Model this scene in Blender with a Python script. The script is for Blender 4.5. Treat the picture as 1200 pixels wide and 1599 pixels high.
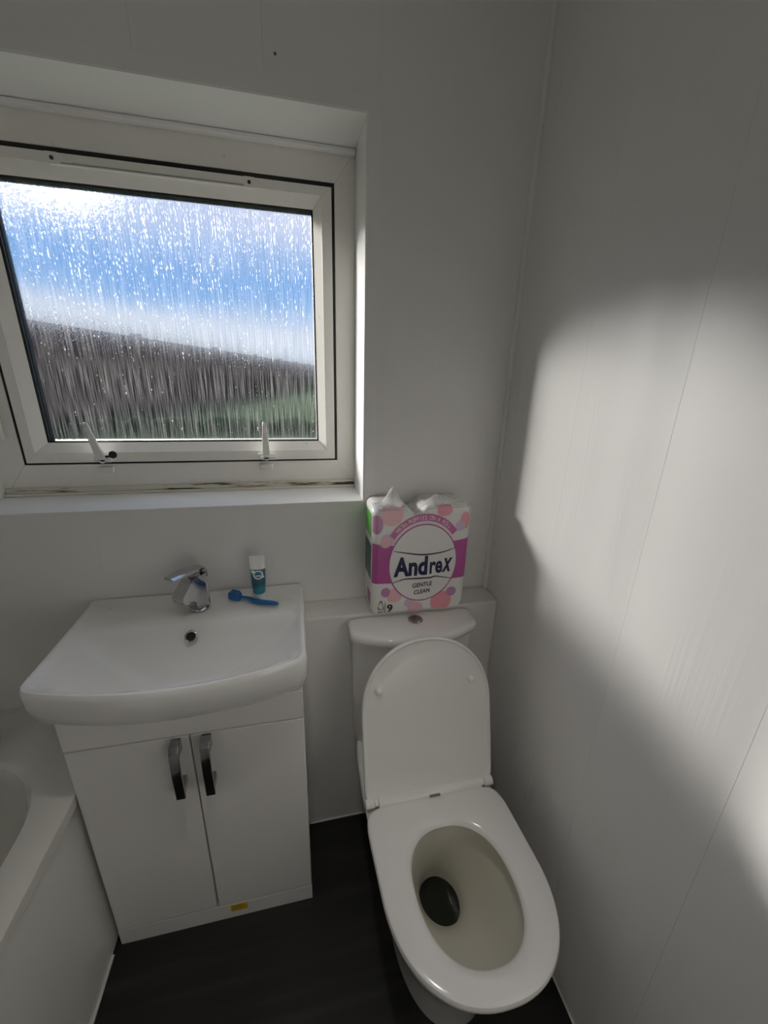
import bpy, bmesh, math, random
from mathutils import Vector, Matrix
random.seed(7)
S = bpy.context.scene
for o in list(bpy.data.objects):
    bpy.data.objects.remove(o)
COL = S.collection
PI = math.pi

# ------------------------------------------------------------------ camera
CP = Vector((-0.6246, -1.1207, 1.5334))
YAW, PITCH, ROLL, FPX = 0.2254, -0.3275, 0.0282, 623.4
fw = Vector((math.sin(YAW) * math.cos(PITCH), math.cos(YAW) * math.cos(PITCH), math.sin(PITCH)))
rt = fw.cross(Vector((0, 0, 1))).normalized()
up = rt.cross(fw)
rt, up = rt * math.cos(ROLL) + up * math.sin(ROLL), up * math.cos(ROLL) - rt * math.sin(ROLL)
cd = bpy.data.cameras.new('camera')
cd.sensor_fit = 'HORIZONTAL'
cd.sensor_width = 36.0
cd.lens = FPX * 36.0 / 1200.0
cd.clip_start = 0.01
cd.clip_end = 500
cam = bpy.data.objects.new('camera', cd)
COL.objects.link(cam)
cam.matrix_world = Matrix(((rt.x, up.x, -fw.x, CP.x), (rt.y, up.y, -fw.y, CP.y), (rt.z, up.z, -fw.z, CP.z), (0, 0, 0, 1)))
S.camera = cam

# ------------------------------------------------------------------ colour management, world, sun
vs = S.view_settings
vs.view_transform = 'Standard'
vs.look = 'None'
vs.gamma = 1.0
vs.use_curve_mapping = False
vs.exposure = 0.2
S.cycles.max_bounces = 14
S.cycles.diffuse_bounces = 7
S.cycles.glossy_bounces = 5
S.cycles.transmission_bounces = 10
S.cycles.transparent_max_bounces = 16
S.cycles.sample_clamp_indirect = 1.8
S.cycles.use_denoising = True
S.cycles.caustics_refractive = True
S.cycles.caustics_reflective = False

SKY_STRENGTH = 0.80
SUN_EACH = 2.15
SUN_ELEV = 16.5
wd = bpy.data.worlds.new('sky')
S.world = wd
wd.use_nodes = True
nt = wd.node_tree
nt.nodes.clear()
out = nt.nodes.new('ShaderNodeOutputWorld')
bg = nt.nodes.new('ShaderNodeBackground')
bg.inputs['Strength'].default_value = SKY_STRENGTH
tc = nt.nodes.new('ShaderNodeTexCoord')
sp = nt.nodes.new('ShaderNodeSeparateXYZ')
nt.links.new(tc.outputs['Generated'], sp.inputs[0])
mp = nt.nodes.new('ShaderNodeMapping')
mp.inputs['Scale'].default_value = (2.2, 2.2, 9.0)
nt.links.new(tc.outputs['Generated'], mp.inputs['Vector'])
nz = nt.nodes.new('ShaderNodeTexNoise')
nz.inputs['Scale'].default_value = 1.6
nz.inputs['Detail'].default_value = 4
nt.links.new(mp.outputs[0], nz.inputs['Vector'])
ma = nt.nodes.new('ShaderNodeMath')
ma.operation = 'MULTIPLY_ADD'
nt.links.new(nz.outputs['Fac'], ma.inputs[0])
ma.inputs[1].default_value = 0.10
nt.links.new(sp.outputs['Z'], ma.inputs[2])
rp = nt.nodes.new('ShaderNodeValToRGB')
nt.links.new(ma.outputs[0], rp.inputs[0])
els = rp.color_ramp.elements
els[0].position = 0.0
els[0].color = (0.70, 0.78, 0.90, 1)
els[1].position = 1.0
els[1].color = (0.28, 0.46, 0.85, 1)
for pos, c in ((0.15, (0.70, 0.78, 0.92)), (0.19, (0.28, 0.50, 0.86)), (0.235, (0.20, 0.43, 0.84)), (0.29, (0.42, 0.58, 0.90)),
               (0.35, (0.66, 0.72, 0.92)), (0.5, (0.55, 0.66, 0.90))):
    e = els.new(pos)
    e.color = (*c, 1)
nt.links.new(rp.outputs[0], bg.inputs[0])
nt.links.new(bg.outputs[0], out.inputs[0])

# the low winter sun, plus lamps added in a fan for the ribs' scatter
FAN = [(0.27, 1.7), (0.33, 1.5), (0.39, 1.1), (0.46, .9), (0.55, .9), (0.66, .8), (0.80, .75), (0.98, .95), (1.25, 1.2)]
DIRECT = 12.5                                        # the beam that passes straight through
for s, w in FAN + [(1.98, DIRECT)]:
    elev = math.radians(SUN_ELEV if s < 1.8 else SUN_ELEV + 4.0)
    L = bpy.data.lights.new('sun', 'SUN')
    L.energy = SUN_EACH * w
    L.angle = math.radians(5)
    L.color = (1.0, 0.955, 0.90)
    lo = bpy.data.objects.new('sun', L)
    COL.objects.link(lo)
    d = Vector((1, -s, 0)).normalized() * math.cos(elev)
    d.z = -math.sin(elev)
    lo.rotation_euler = d.to_track_quat('-Z', 'Y').to_euler()
    lo.location = (-6, 8, 4)

# unseen fill light added to brighten the room, shining in through the doorway
FILL = bpy.data.lights.new('doorway_fill', 'AREA')
FILL.shape = 'RECTANGLE'
FILL.size, FILL.size_y = 0.9, 0.5
FILL.energy = 1.3
FILL.color = (1.0, 0.955, 0.90)
hl = bpy.data.objects.new('doorway_fill', FILL)
COL.objects.link(hl)
hl.location = (-0.75, -2.55, 2.40)

# ------------------------------------------------------------------ materials
def mat(name, col, rough=0.5, spec=0.5, metal=0.0, coat=0.0, trans=0.0, alpha=1.0):
    m = bpy.data.materials.new(name)
    m.use_nodes = True
    b = m.node_tree.nodes['Principled BSDF']
    b.inputs['Base Color'].default_value = (*col, 1)
    b.inputs['Roughness'].default_value = rough
    b.inputs['Specular IOR Level'].default_value = spec
    b.inputs['Metallic'].default_value = metal
    b.inputs['Coat Weight'].default_value = coat
    b.inputs['Coat Roughness'].default_value = 0.05
    b.inputs['Transmission Weight'].default_value = trans
    b.inputs['Alpha'].default_value = alpha
    return m

def N(m, t, **kw):
    n = m.node_tree.nodes.new(t)
    for k, v in kw.items():
        if hasattr(n, k):
            setattr(n, k, v)
        else:
            n.inputs[k.replace('_', ' ')].default_value = v
    return n

def LK(m, a, b):
    m.node_tree.links.new(a, b)

def noise(m, scale_vec, detail=4.0, coord='Object', scale=1.0):
    c = N(m, 'ShaderNodeTexCoord')
    mpn = N(m, 'ShaderNodeMapping')
    mpn.inputs['Scale'].default_value = scale_vec
    LK(m, c.outputs[coord], mpn.inputs['Vector'])
    n = N(m, 'ShaderNodeTexNoise')
    n.inputs['Scale'].default_value = scale
    n.inputs['Detail'].default_value = detail
    LK(m, mpn.outputs[0], n.inputs['Vector'])
    return n

def ramp(m, src, stops):
    r = N(m, 'ShaderNodeValToRGB')
    LK(m, src, r.inputs[0])
    e = r.color_ramp.elements
    e[0].position, e[0].color = stops[0][0], (*stops[0][1], 1)
    e[1].position, e[1].color = stops[-1][0], (*stops[-1][1], 1)
    for p_, c_ in stops[1:-1]:
        x = e.new(p_)
        x.color = (*c_, 1)
    return r

def bump(m, src, strength, dist=0.001):
    b = N(m, 'ShaderNodeBump')
    b.inputs['Strength'].default_value = strength
    b.inputs['Distance'].default_value = dist
    LK(m, src, b.inputs['Height'])
    LK(m, b.outputs[0], m.node_tree.nodes['Principled BSDF'].inputs['Normal'])
    return b

def bsdf(m):
    return m.node_tree.nodes['Principled BSDF']

WALLC = (0.80, 0.79, 0.775)
def panel_mat(name, sv, mv):
    # white plastic panel embossed with a sparse wood grain
    m = mat(name, WALLC, 0.42, 0.45)
    n = noise(m, sv, 2.0)
    k = noise(m, mv, 2.0)
    r = ramp(m, k.outputs['Fac'], [(0.52, (0, 0, 0)), (0.66, (1, 1, 1))])
    mu = N(m, 'ShaderNodeMath', operation='MULTIPLY')
    LK(m, n.outputs['Fac'], mu.inputs[0])
    LK(m, r.outputs[0], mu.inputs[1])
    bump(m, mu.outputs[0], 0.5, 0.0018)
    return m
M_PANEL_R = panel_mat('pvc_panel_right', (1.0, 150, 2.2), (1.0, 9, 1.6))
M_PANEL_B = panel_mat('pvc_panel_back', (150, 1.0, 2.2), (9, 1.0, 1.6))
M_BACKING = mat('wall_backing', (0.5, 0.49, 0.46), 0.8)
M_BACKING2 = mat('dark_nail_mark', (0.12, 0.115, 0.105), 0.7)
M_PLAIN = mat('painted_wall', (0.82, 0.81, 0.79), 0.6)
M_TRIM = mat('pvc_trim', (0.81, 0.80, 0.785), 0.35)
M_REVEAL = mat('pvc_reveal', (0.88, 0.875, 0.86), 0.3)
M_BOX = mat('boxing_board', (0.80, 0.79, 0.77), 0.4)
M_SEAL = mat('white_sealant', (0.72, 0.71, 0.69), 0.4)

M_UPVC = mat('upvc_frame', (0.72, 0.70, 0.645), 0.32)
_n = noise(M_UPVC, (45, 45, 45), 5.0)
_r = ramp(M_UPVC, _n.outputs['Fac'], [(0.20, (0.42, 0.39, 0.34)), (0.30, (0.84, 0.82, 0.765)), (1.0, (0.88, 0.86, 0.81))])
LK(M_UPVC, _r.outputs[0], bsdf(M_UPVC).inputs['Base Color'])
M_MOULD = mat('mouldy_sealant', (0.7, 0.68, 0.62), 0.5)
_n = noise(M_MOULD, (9, 60, 90), 6.0)
_n2 = N(M_MOULD, 'ShaderNodeTexCoord')
_s = N(M_MOULD, 'ShaderNodeSeparateXYZ')
LK(M_MOULD, _n2.outputs['Object'], _s.inputs[0])
_m = N(M_MOULD, 'ShaderNodeMath', operation='MULTIPLY_ADD')
LK(M_MOULD, _s.outputs['X'], _m.inputs[0])
_m.inputs[1].default_value = 0.16
LK(M_MOULD, _n.outputs['Fac'], _m.inputs[2])
_r = ramp(M_MOULD, _m.outputs[0], [(0.52, (0.70, 0.68, 0.61)), (0.58, (0.45, 0.38, 0.27)), (0.63, (0.05, 0.04, 0.03))])
LK(M_MOULD, _r.outputs[0], bsdf(M_MOULD).inputs['Base Color'])
M_GASKET = mat('black_gasket', (0.006, 0.006, 0.007), 0.6)
M_HANDLE = mat('white_plastic_handle', (0.78, 0.77, 0.73), 0.25)
M_SCREW = mat('dark_screw', (0.03, 0.028, 0.026), 0.4)
M_RUST = mat('rust_spot', (0.30, 0.12, 0.06), 0.8)
M_KEY = mat('black_key', (0.012, 0.012, 0.012), 0.4)
M_CLEAR = mat('clear_plastic', (0.78, 0.78, 0.76), 0.1, 0.8)

M_CERAM = mat('white_ceramic', (0.84, 0.83, 0.81), 0.07, 0.5, coat=0.3)
M_SEAT = mat('white_seat_plastic', (0.84, 0.825, 0.805), 0.16, 0.5)
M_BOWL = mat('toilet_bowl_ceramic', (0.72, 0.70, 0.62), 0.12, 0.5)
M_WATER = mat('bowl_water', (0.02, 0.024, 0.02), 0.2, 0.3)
M_CAB = mat('white_gloss_cabinet', (0.80, 0.785, 0.77), 0.22, 0.5)
M_CABEDGE = mat('cabinet_edge', (0.80, 0.79, 0.77), 0.3)
M_BATH = mat('bath_acrylic', (0.74, 0.73, 0.69), 0.2, 0.5)
M_BPANEL = mat('bath_panel', (0.72, 0.725, 0.69), 0.28, 0.5)
M_CHROME = mat('chrome', (0.50, 0.50, 0.51), 0.06, 0.5, metal=1.0)
M_CHROMED = mat('dark_chrome', (0.30, 0.30, 0.31), 0.12, 0.5, metal=1.0)
M_BLACK = mat('black_hole', (0.004, 0.004, 0.004), 0.6)
M_STICK = mat('yellow_sticker', (0.62, 0.45, 0.03), 0.5)
M_STICKINK = mat('sticker_print', (0.22, 0.13, 0.02), 0.6)
M_GREYINK = mat('grey_print', (0.30, 0.30, 0.29), 0.5)

M_FLOOR = mat('dark_wood_vinyl', (0.02, 0.018, 0.016), 0.45, 0.4)
_n = noise(M_FLOOR, (1.6, 26, 1), 6.0)
_r = ramp(M_FLOOR, _n.outputs['Fac'], [(0.3, (0.0025, 0.0025, 0.0022)), (0.52, (0.007, 0.0065, 0.006)), (0.75, (0.024, 0.022, 0.019))])
LK(M_FLOOR, _r.outputs[0], bsdf(M_FLOOR).inputs['Base Color'])
bump(M_FLOOR, _n.outputs['Fac'], 0.2, 0.001)

# patterned rain glass: clear + refracting streaks + white drop runs put in as sun sparkle
M_GLASS = bpy.data.materials.new('patterned_glass')
M_GLASS.use_nodes = True
g = M_GLASS
g.node_tree.nodes.clear()
go = N(g, 'ShaderNodeOutputMaterial')
st = noise(g, (520, 1, 9), 3.0)                     # long vertical ribs
sd = noise(g, (210, 1, 120), 2.0)                   # drops
hm = N(g, 'ShaderNodeMath', operation='MULTIPLY_ADD')
LK(g, sd.outputs['Fac'], hm.inputs[0])
hm.inputs[1].default_value = 1.1
LK(g, st.outputs['Fac'], hm.inputs[2])
gb = N(g, 'ShaderNodeBump')
gb.inputs['Strength'].default_value = 1.0
gb.inputs['Distance'].default_value = 0.007
LK(g, hm.outputs[0], gb.inputs['Height'])
rf = N(g, 'ShaderNodeBsdfRefraction')
rf.inputs['IOR'].default_value = 1.055
rf.inputs['Roughness'].default_value = 0.3
LK(g, gb.outputs[0], rf.inputs['Normal'])
tp = N(g, 'ShaderNodeBsdfTransparent')
tp.inputs['Color'].default_value = (0.97, 0.98, 0.985, 1)
m1 = N(g, 'ShaderNodeMixShader')
m1.inputs[0].default_value = 0.46
LK(g, tp.outputs[0], m1.inputs[1])
LK(g, rf.outputs[0], m1.inputs[2])
tl = N(g, 'ShaderNodeBsdfTranslucent')
tl.inputs['Color'].default_value = (0.95, 0.95, 0.95, 1)
cs = noise(g, (560, 1, 10), 3.0)
cdn = noise(g, (620, 1, 90), 2.0)
cm = N(g, 'ShaderNodeMath', operation='MULTIPLY')
LK(g, cs.outputs['Fac'], cm.inputs[0])
LK(g, cdn.outputs['Fac'], cm.inputs[1])
zc = N(g, 'ShaderNodeTexCoord')
zs = N(g, 'ShaderNodeSeparateXYZ')
LK(g, zc.outputs['Object'], zs.inputs[0])
zm = N(g, 'ShaderNodeMapRange')                     # sparkle is put in denser towards the top of the pane
zm.inputs['From Min'].default_value = 0.0
zm.inputs['From Max'].default_value = 0.62
zm.inputs['To Min'].default_value = -0.09
zm.inputs['To Max'].default_value = 0.038
LK(g, zs.outputs['Z'], zm.inputs['Value'])
ca = N(g, 'ShaderNodeMath', operation='ADD')
LK(g, cm.outputs[0], ca.inputs[0])
LK(g, zm.outputs[0], ca.inputs[1])
cr0 = ramp(g, ca.outputs[0], [(0.36, (0.0, 0.0, 0.0)), (0.44, (0.35, 0.35, 0.35))])
cr1 = ramp(g, st.outputs['Fac'], [(0.45, (0.0, 0.0, 0.0)), (0.75, (0.022, 0.022, 0.022))])  # pale hairlines along the ribs, put in as haze
cr = N(g, 'ShaderNodeMix', data_type='RGBA', blend_type='ADD')
cr.inputs['Factor'].default_value = 1.0
LK(g, cr0.outputs[0], cr.inputs['A'])
LK(g, cr1.outputs[0], cr.inputs['B'])
m2 = N(g, 'ShaderNodeMixShader')
LK(g, cr.outputs['Result'], m2.inputs[0])
LK(g, m1.outputs[0], m2.inputs[1])
LK(g, tl.outputs[0], m2.inputs[2])
LK(g, m2.outputs[0], go.inputs['Surface'])

# ------------------------------------------------------------------ mesh helpers
class MB:
    def __init__(s):
        s.v, s.f = [], []
    def add(s, vs_, fs):
        k = len(s.v)
        s.v += [tuple(x) for x in vs_]
        s.f += [tuple(k + i for i in f) for f in fs]
        return s
    def box(s, a, b):
        (x0, y0, z0), (x1, y1, z1) = a, b
        x0, x1 = min(x0, x1), max(x0, x1)
        y0, y1 = min(y0, y1), max(y0, y1)
        z0, z1 = min(z0, z1), max(z0, z1)
        return s.add([(x0, y0, z0), (x1, y0, z0), (x1, y1, z0), (x0, y1, z0), (x0, y0, z1), (x1, y0, z1), (x1, y1, z1), (x0, y1, z1)],
                     [(0, 3, 2, 1), (4, 5, 6, 7), (0, 1, 5, 4), (1, 2, 6, 5), (2, 3, 7, 6), (3, 0, 4, 7)])
    def loft(s, rings, cap0=True, cap1=True, closed=False):
        n = len(rings[0])
        vs_ = [p for r in rings for p in r]
        fs = []
        m = len(rings)
        for i in range(m if closed else m - 1):
            j = (i + 1) % m
            for k in range(n):
                l = (k + 1) % n
                fs.append((i * n + k, i * n + l, j * n + l, j * n + k))
        if not closed:
            if cap0:
                fs.append(tuple(reversed(range(n))))
            if cap1:
                fs.append(tuple((m - 1) * n + k for k in range(n)))
        return s.add(vs_, fs)
    def tube(s, path, rad, n=16, sx=1.0, cap=True):
        path = [Vector(p) for p in path]
        rads = rad if isinstance(rad, (list, tuple)) else [rad] * len(path)
        rings = []
        prev = None
        for i, p in enumerate(path):
            t = (path[min(i + 1, len(path) - 1)] - path[max(i - 1, 0)]).normalized()
            a = prev if prev is not None else (Vector((0, 0, 1)) if abs(t.z) < .9 else Vector((1, 0, 0)))
            b = t.cross(a).normalized()
            a = b.cross(t).normalized()
            prev = a
            rings.append([tuple(p + (b * math.cos(2 * PI * k / n) * sx + a * math.sin(2 * PI * k / n)) * rads[i]) for k in range(n)])
        return s.loft(rings, cap, cap)
    def lathe(s, c, prof, n=32, axis='z'):
        rings = []
        for r, h in prof:
            ring = []
            for k in range(n):
                t = 2 * PI * k / n
                if axis == 'z':
                    ring.append((c[0] + r * math.cos(t), c[1] + r * math.sin(t), c[2] + h))
                else:      # axis -y (towards the room)
                    ring.append((c[0] + r * math.cos(t), c[1] - h, c[2] + r * math.sin(t)))
            rings.append(ring)
        return s.loft(rings)

ORG = {}
def put(name, data, parent=None):
    o = bpy.data.objects.new(name, data)
    COL.objects.link(o)
    if parent is not None:
        o.parent = parent
    return o

def origin_of(o):
    return ORG.get(o.name, Vector((0, 0, 0)))

def obj(name, mb, m, parent=None, smooth=None, bevel=0.0, seg=2, sub=0, at=None):
    """one mesh object; vertices are given in world coordinates; at = its origin"""
    org = Vector(at) if at is not None else (origin_of(parent) if parent is not None else None)
    if org is None:
        xs = [v[0] for v in mb.v]; ys = [v[1] for v in mb.v]; zs_ = [v[2] for v in mb.v]
        org = Vector(((min(xs) + max(xs)) / 2, (min(ys) + max(ys)) / 2, min(zs_)))
    me = bpy.data.meshes.new(name)
    me.from_pydata([tuple(Vector(v) - org) for v in mb.v], [], mb.f)
    bm = bmesh.new()
    bm.from_mesh(me)
    bmesh.ops.recalc_face_normals(bm, faces=bm.faces)
    bm.to_mesh(me)
    bm.free()
    me.materials.append(m)
    o = put(name, me, parent)
    o.location = org - (origin_of(parent) if parent is not None else Vector((0, 0, 0)))
    ORG[o.name] = org
    if bevel:
        b = o.modifiers.new('bevel', 'BEVEL')
        b.width = bevel
        b.segments = seg
        b.limit_method = 'ANGLE'
        b.angle_limit = math.radians(35)
    if sub:
        b = o.modifiers.new('subdivision', 'SUBSURF')
        b.levels = b.render_levels = sub
    if smooth is not None:
        for p in me.polygons:
            p.use_smooth = True
        me.set_sharp_from_angle(angle=math.radians(smooth))
    return o

def thing(name, loc, label, cat, kind=None, group=None):
    o = put(name, None)
    o.empty_display_size = 0.05
    o.location = loc
    ORG[o.name] = Vector(loc)
    tag(o, label, cat, kind, group)
    return o

def tag(o, label, cat, kind=None, group=None):
    o['label'] = label
    o['category'] = cat
    if kind:
        o['kind'] = kind
    if group:
        o['group'] = group
    return o

def box(name, a, b, m, parent=None, bevel=0.0, **kw):
    return obj(name, MB().box(a, b), m, parent, bevel=bevel, smooth=(40 if bevel else None), **kw)

# ------------------------------------------------------------------ room shell
XL, YF, ZC = -1.88, -1.80, 2.42
WX0, WX1, WZ0, WZ1, WD = -1.428, -0.434, 1.183, 2.09, 0.169
tag(box('floor', (XL - .1, YF - .1, -0.05), (0.1, 0.28, 0), M_FLOOR, at=(0, 0, 0)), 'near-black wood-effect vinyl floor between bath, vanity and toilet', 'floor', 'structure')
tag(box('ceiling', (XL - .1, YF - .1, ZC), (0.1, 0.28, ZC + .05), M_PLAIN), 'plain white ceiling over the bathroom', 'ceiling', 'structure')
tag(box('wall_left', (XL - .1, YF - .1, 0), (XL, 0.28, ZC), M_PLAIN), 'plain wall along the far side of the bath', 'wall', 'structure')
DX0, DX1, DZT = -1.10, -0.22, 2.05
wfm = MB().box((XL, YF - .1, 0), (DX0, YF, ZC)).box((DX1, YF - .1, 0), (0, YF, ZC)).box((DX0, YF - .1, DZT), (DX1, YF, ZC))
tag(obj('wall_front', wfm, M_PLAIN), 'plain wall with the open doorway behind the photographer', 'wall', 'structure')
hw_ = MB().box((XL - .1, -3.3, 0), (0.3, -3.2, ZC)).box((XL - .2, -3.3, 0), (XL - .1, YF - .1, ZC)).box((0.3, -3.3, 0), (0.4, YF - .1, ZC)).box((0.1, YF - .1, 0), (0.3, YF, ZC)).box((XL - .2, -3.3, ZC), (0.4, YF - .1, ZC + .05)).box((XL - .2, -3.3, -.05), (0.4, YF - .1, 0))
tag(obj('wall_landing', hw_, M_PLAIN), 'plain white walls of the landing behind the doorway', 'wall', 'structure')

wr = tag(box('wall_right', (0.009, YF - .1, 0), (0.1, 0.28, ZC), M_BACKING, at=(0, 0, 0)), 'pale grey embossed panelled wall right of the toilet, with the sun patch', 'wall', 'structure')
ys = [0.0, -0.06, -0.31, -0.56, -0.81, -1.06, -1.31, -1.56, YF]
GAP = 0.0001
for a, b in zip(ys, ys[1:]):
    box('panel', (0, b + GAP, 0.0), (0.0085, a - (GAP if a < 0 else 0), ZC), M_PANEL_R, wr, bevel=0.0003)

L = 0.006
wb = MB()
wb.box((XL, 0.009, 0), (WX0 - L, 0.26, ZC)).box((WX1 + L, 0.009, 0), (0.0085, 0.26, ZC))
wb.box((WX0 - L, 0.009, 0), (WX1 + L, 0.26, WZ0 - L)).box((WX0 - L, 0.009, WZ1 + L), (WX1 + L, 0.26, ZC))
wbk = tag(obj('wall_back', wb, M_BACKING, at=(0, 0, 0)), 'pale grey panelled wall holding the window above basin and toilet', 'wall', 'structure')
xs = [0.0, -0.402, -0.652, -0.902, -1.152, -1.402, -1.652, XL]
for a, b in zip(xs, xs[1:]):
    x0, x1 = b + GAP, a - (GAP if a < 0 else 0)
    if x1 <= WX0 - L or x0 >= WX1 + L:
        box('panel', (x0, 0, 0), (x1, 0.0085, ZC), M_PANEL_B, wbk, bevel=0.0003)
        continue
    box('panel', (x0, 0, 0), (x1, 0.0085, WZ0 - L), M_PANEL_B, wbk, bevel=0.0003)
    box('panel', (x0, 0, WZ1 + L), (x1, 0.0085, ZC), M_PANEL_B, wbk, bevel=0.0003)
    if x1 > WX1 + L:
        box('panel', (WX1 + L, 0, WZ0 - L), (x1, 0.0085, WZ1 + L), M_PANEL_B, wbk, bevel=0.0003)
    if x0 < WX0 - L:
        box('panel', (x0, 0, WZ0 - L), (WX0 - L, 0.0085, WZ1 + L), M_PANEL_B, wbk, bevel=0.0003)

obj('nail_hole', MB().lathe((-0.628, -0.0004, 2.163), [(0.0030, 0), (0.0026, .001), (.001, .0014)], 10, axis='y'), M_BACKING2, wbk)
# corner bead between the two walls, from the ledge up
cb = MB()
n = 8
ring = [(-0.0005, -0.0005)] + [(-0.0005 - 0.011 * math.cos(t), -0.0005 - 0.011 * math.sin(t)) for t in [PI / 2 * k / n for k in range(n + 1)]]
cb.loft([[(x, y, z) for x, y in ring] for z in (0.853, ZC)])
tag(obj('trim_corner', cb, M_TRIM, smooth=40), 'slim white plastic bead running up the corner beside the window', 'trim', 'structure')

# low pipe boxing with a ledge behind vanity and toilet
BX, LZ = 0.0909, 0.852
pb = thing('wall_boxing', (-0.6, -0.05, 0), 'low boxed-in pipe ledge along the back wall behind toilet and basin', 'boxing', 'structure')
box('front_board', (-1.13, -BX, 0), (-0.0008, -BX + .012, LZ - .012), M_BOX, pb)
box('ledge_board', (-1.13, -BX - .001, LZ - .012), (-0.0008, -0.0008, LZ), M_BOX, pb, bevel=0.002)
sb = MB()
sb.box((-1.13, -0.006, LZ), (-0.0008, -0.0008, LZ + .004))
obj('sealant_line', sb, M_SEAL, pb)
box('sealant_line', (-0.004, -BX - .004, 0.0), (-0.0008, -BX - .0012, LZ), M_SEAL, pb)
box('sealant_line', (-0.006, -BX, LZ), (-0.0008, -0.007, LZ + .003), M_SEAL, pb)
tag(box('baseboard_right', (-0.005, YF, 0), (-0.0008, -BX - .005, 0.004), M_SEAL), 'thin white sealant line where the right wall meets the floor', 'sealant', 'structure')
tag(box('baseboard_back', (-0.63, -BX - .006, 0), (-0.006, -BX - .0012, 0.004), M_SEAL), 'thin white sealant line at the foot of the pipe boxing', 'sealant', 'structure')

# unseen ceiling fill light added to brighten the seat and basin
def add_fill(x, y, label):
    e = thing('ceiling_fill', (x, y, ZC - .012), label, 'light')
    obj('bezel', MB().lathe((x, y, ZC - .0122), [(.030, .012), (.030, .004), (.034, 0), (.044, 0), (.046, .004), (.046, .012)], 32), M_TRIM, e, smooth=40)
    sl = bpy.data.lights.new('fill_beam', 'SPOT')
    sl.energy = SPOT_POWER
    sl.spot_size = math.radians(62)
    sl.spot_blend = 1.0
    sl.shadow_soft_size = 0.035
    sl.color = (1.0, 0.96, 0.91)
    so_ = put('fill_beam', sl, e)
    so_.location = (0, 0, -0.02)
SPOT_POWER = 13.0
add_fill(-0.62, -0.70, 'small round fill light added in the ceiling above the toilet and basin')
# ------------------------------------------------------------------ window
w = thing('window_1', ((WX0 + WX1) / 2, WD, WZ0), 'white plastic casement window with rain-streaked patterned glass over the basin', 'window', 'structure')
def rect(x0, x1, z0, z1):
    return [(x0, z0), (x1, z0), (x1, z1), (x0, z1)]
def mitred(name, ro, ri, yo, yi, yb, m, parent, bevel=0.0, ybi=None):
    """four mitred rails between two rectangles; front depth yo at the outer edge, yi at the inner; back yb"""
    res = []
    ybi = yb if ybi is None else ybi
    for k in range(4):
        j = (k + 1) % 4
        q = [(*ro[k], yo, yb), (*ro[j], yo, yb), (*ri[j], yi, ybi), (*ri[k], yi, ybi)]
        mb = MB().loft([[(x, yf_, z) for x, z, yf_, _ in q], [(x, yb_, z) for x, z, _, yb_ in q]])
        res.append(obj(name, mb, m, parent, bevel=bevel, smooth=40 if bevel else None))
    return res
def inset(r, d):
    (x0, z0), (x1, _), (_, z1), _ = r
    return rect(x0 + d, x1 - d, z0 + d, z1 - d)
RO = rect(WX0, WX1, WZ0, WZ1)
RI = rect(-1.366, -0.4905, 1.2705, 2.017)
mitred('frame_rail', RO, RI, WD, WD, WD + .07, M_UPVC, w, 0.0015)
SO = rect(-1.357, -0.4985, 1.2765, 2.0055)
SF = rect(-1.331, -0.5265, 1.306, 1.983)
GL = rect(-1.304, -0.548, 1.331, 1.956)
mitred('frame_gasket', inset(RI, -.002), inset(SO, .002), WD + .0025, WD + .0025, WD + .06, M_GASKET, w)
sash = thing('sash', (0, 0, 0), '', '')
del sash['label']; del sash['category']
sash.parent = w
sash.location = Vector((-0.93, WD, 1.2765)) - ORG[w.name]
ORG[sash.name] = Vector((-0.93, WD, 1.2765))
mitred('sash_rail', SO, SF, WD - .004, WD - .004, WD + .05, M_UPVC, sash, 0.001)
mitred('glazing_bead', SF, GL, WD - .003, WD + .016, WD + .03, M_UPVC, sash)
mitred('glass_gasket', inset(GL, -.001), inset(GL, .0045), WD + .0155, WD + .018, WD + .03, M_GASKET, sash)
mitred('glazing_spacer', inset(GL, -.001), inset(GL, .0045), WD + .026, WD + .026, WD + .046, M_GASKET, sash)
gp = box('pane', (GL[0][0] - .002, WD + .0205, GL[0][1] - .002), (GL[1][0] + .002, WD + .0245, GL[2][1] + .002), M_GLASS, sash, at=(GL[0][0], WD + .0225, GL[0][1]))
# reveal boards and angle trim
def board(name, q, d, m, parent, bevel=0.0):
    return obj(name, MB().loft([q, [tuple(Vector(p) + Vector(d)) for p in q]]), m, parent, bevel=bevel)
t = thing('trim_window', ((WX0 + WX1) / 2, 0, WZ0), 'white plastic boards lining the deep window recess', 'window trim', 'structure')
YA, YB = -0.0015, WD + .004
box('sill_board', (WX0, YA - .001, WZ0 - .0055), (WX1, YB, WZ0 - .0002), M_REVEAL, t, bevel=0.001)
box('head_board', (WX0, YA, WZ1 + .0002), (WX1, YB, WZ1 + .0055), M_REVEAL, t)
box('side_board', (WX1 + .0002, YA, WZ0 - .0055), (WX1 + .0055, YB, WZ1 + .0055), M_REVEAL, t)
box('side_board', (WX0 - .0055, YA, WZ0 - .0055), (WX0 - .0002, YB, WZ1 + .0055), M_REVEAL, t)
fo, fi = inset(RO, -.034), inset(RO, -.0056)
mitred('face_trim', fo, fi, -0.0016, -0.0022, -0.0002, M_TRIM, t)
# cove at head, mouldy sealant at sill
box('cove_strip', (WX0 + .001, WD - .022, WZ1 - .012), (WX1 - .001, WD - .0005, WZ1 - .0002), M_REVEAL, t, bevel=0.004)
box('sealant_strip', (WX0 + .002, WD - .006, WZ0 + .006), (WX1 - .002, WD - .0005, WZ0 + .023), M_MOULD, t, bevel=0.003)
box('sill_upstand', (WX0 + .001, WD - .014, WZ0), (WX1 - .001, WD - .0008, WZ0 + .0065), M_UPVC, t, bevel=0.002)
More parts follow.
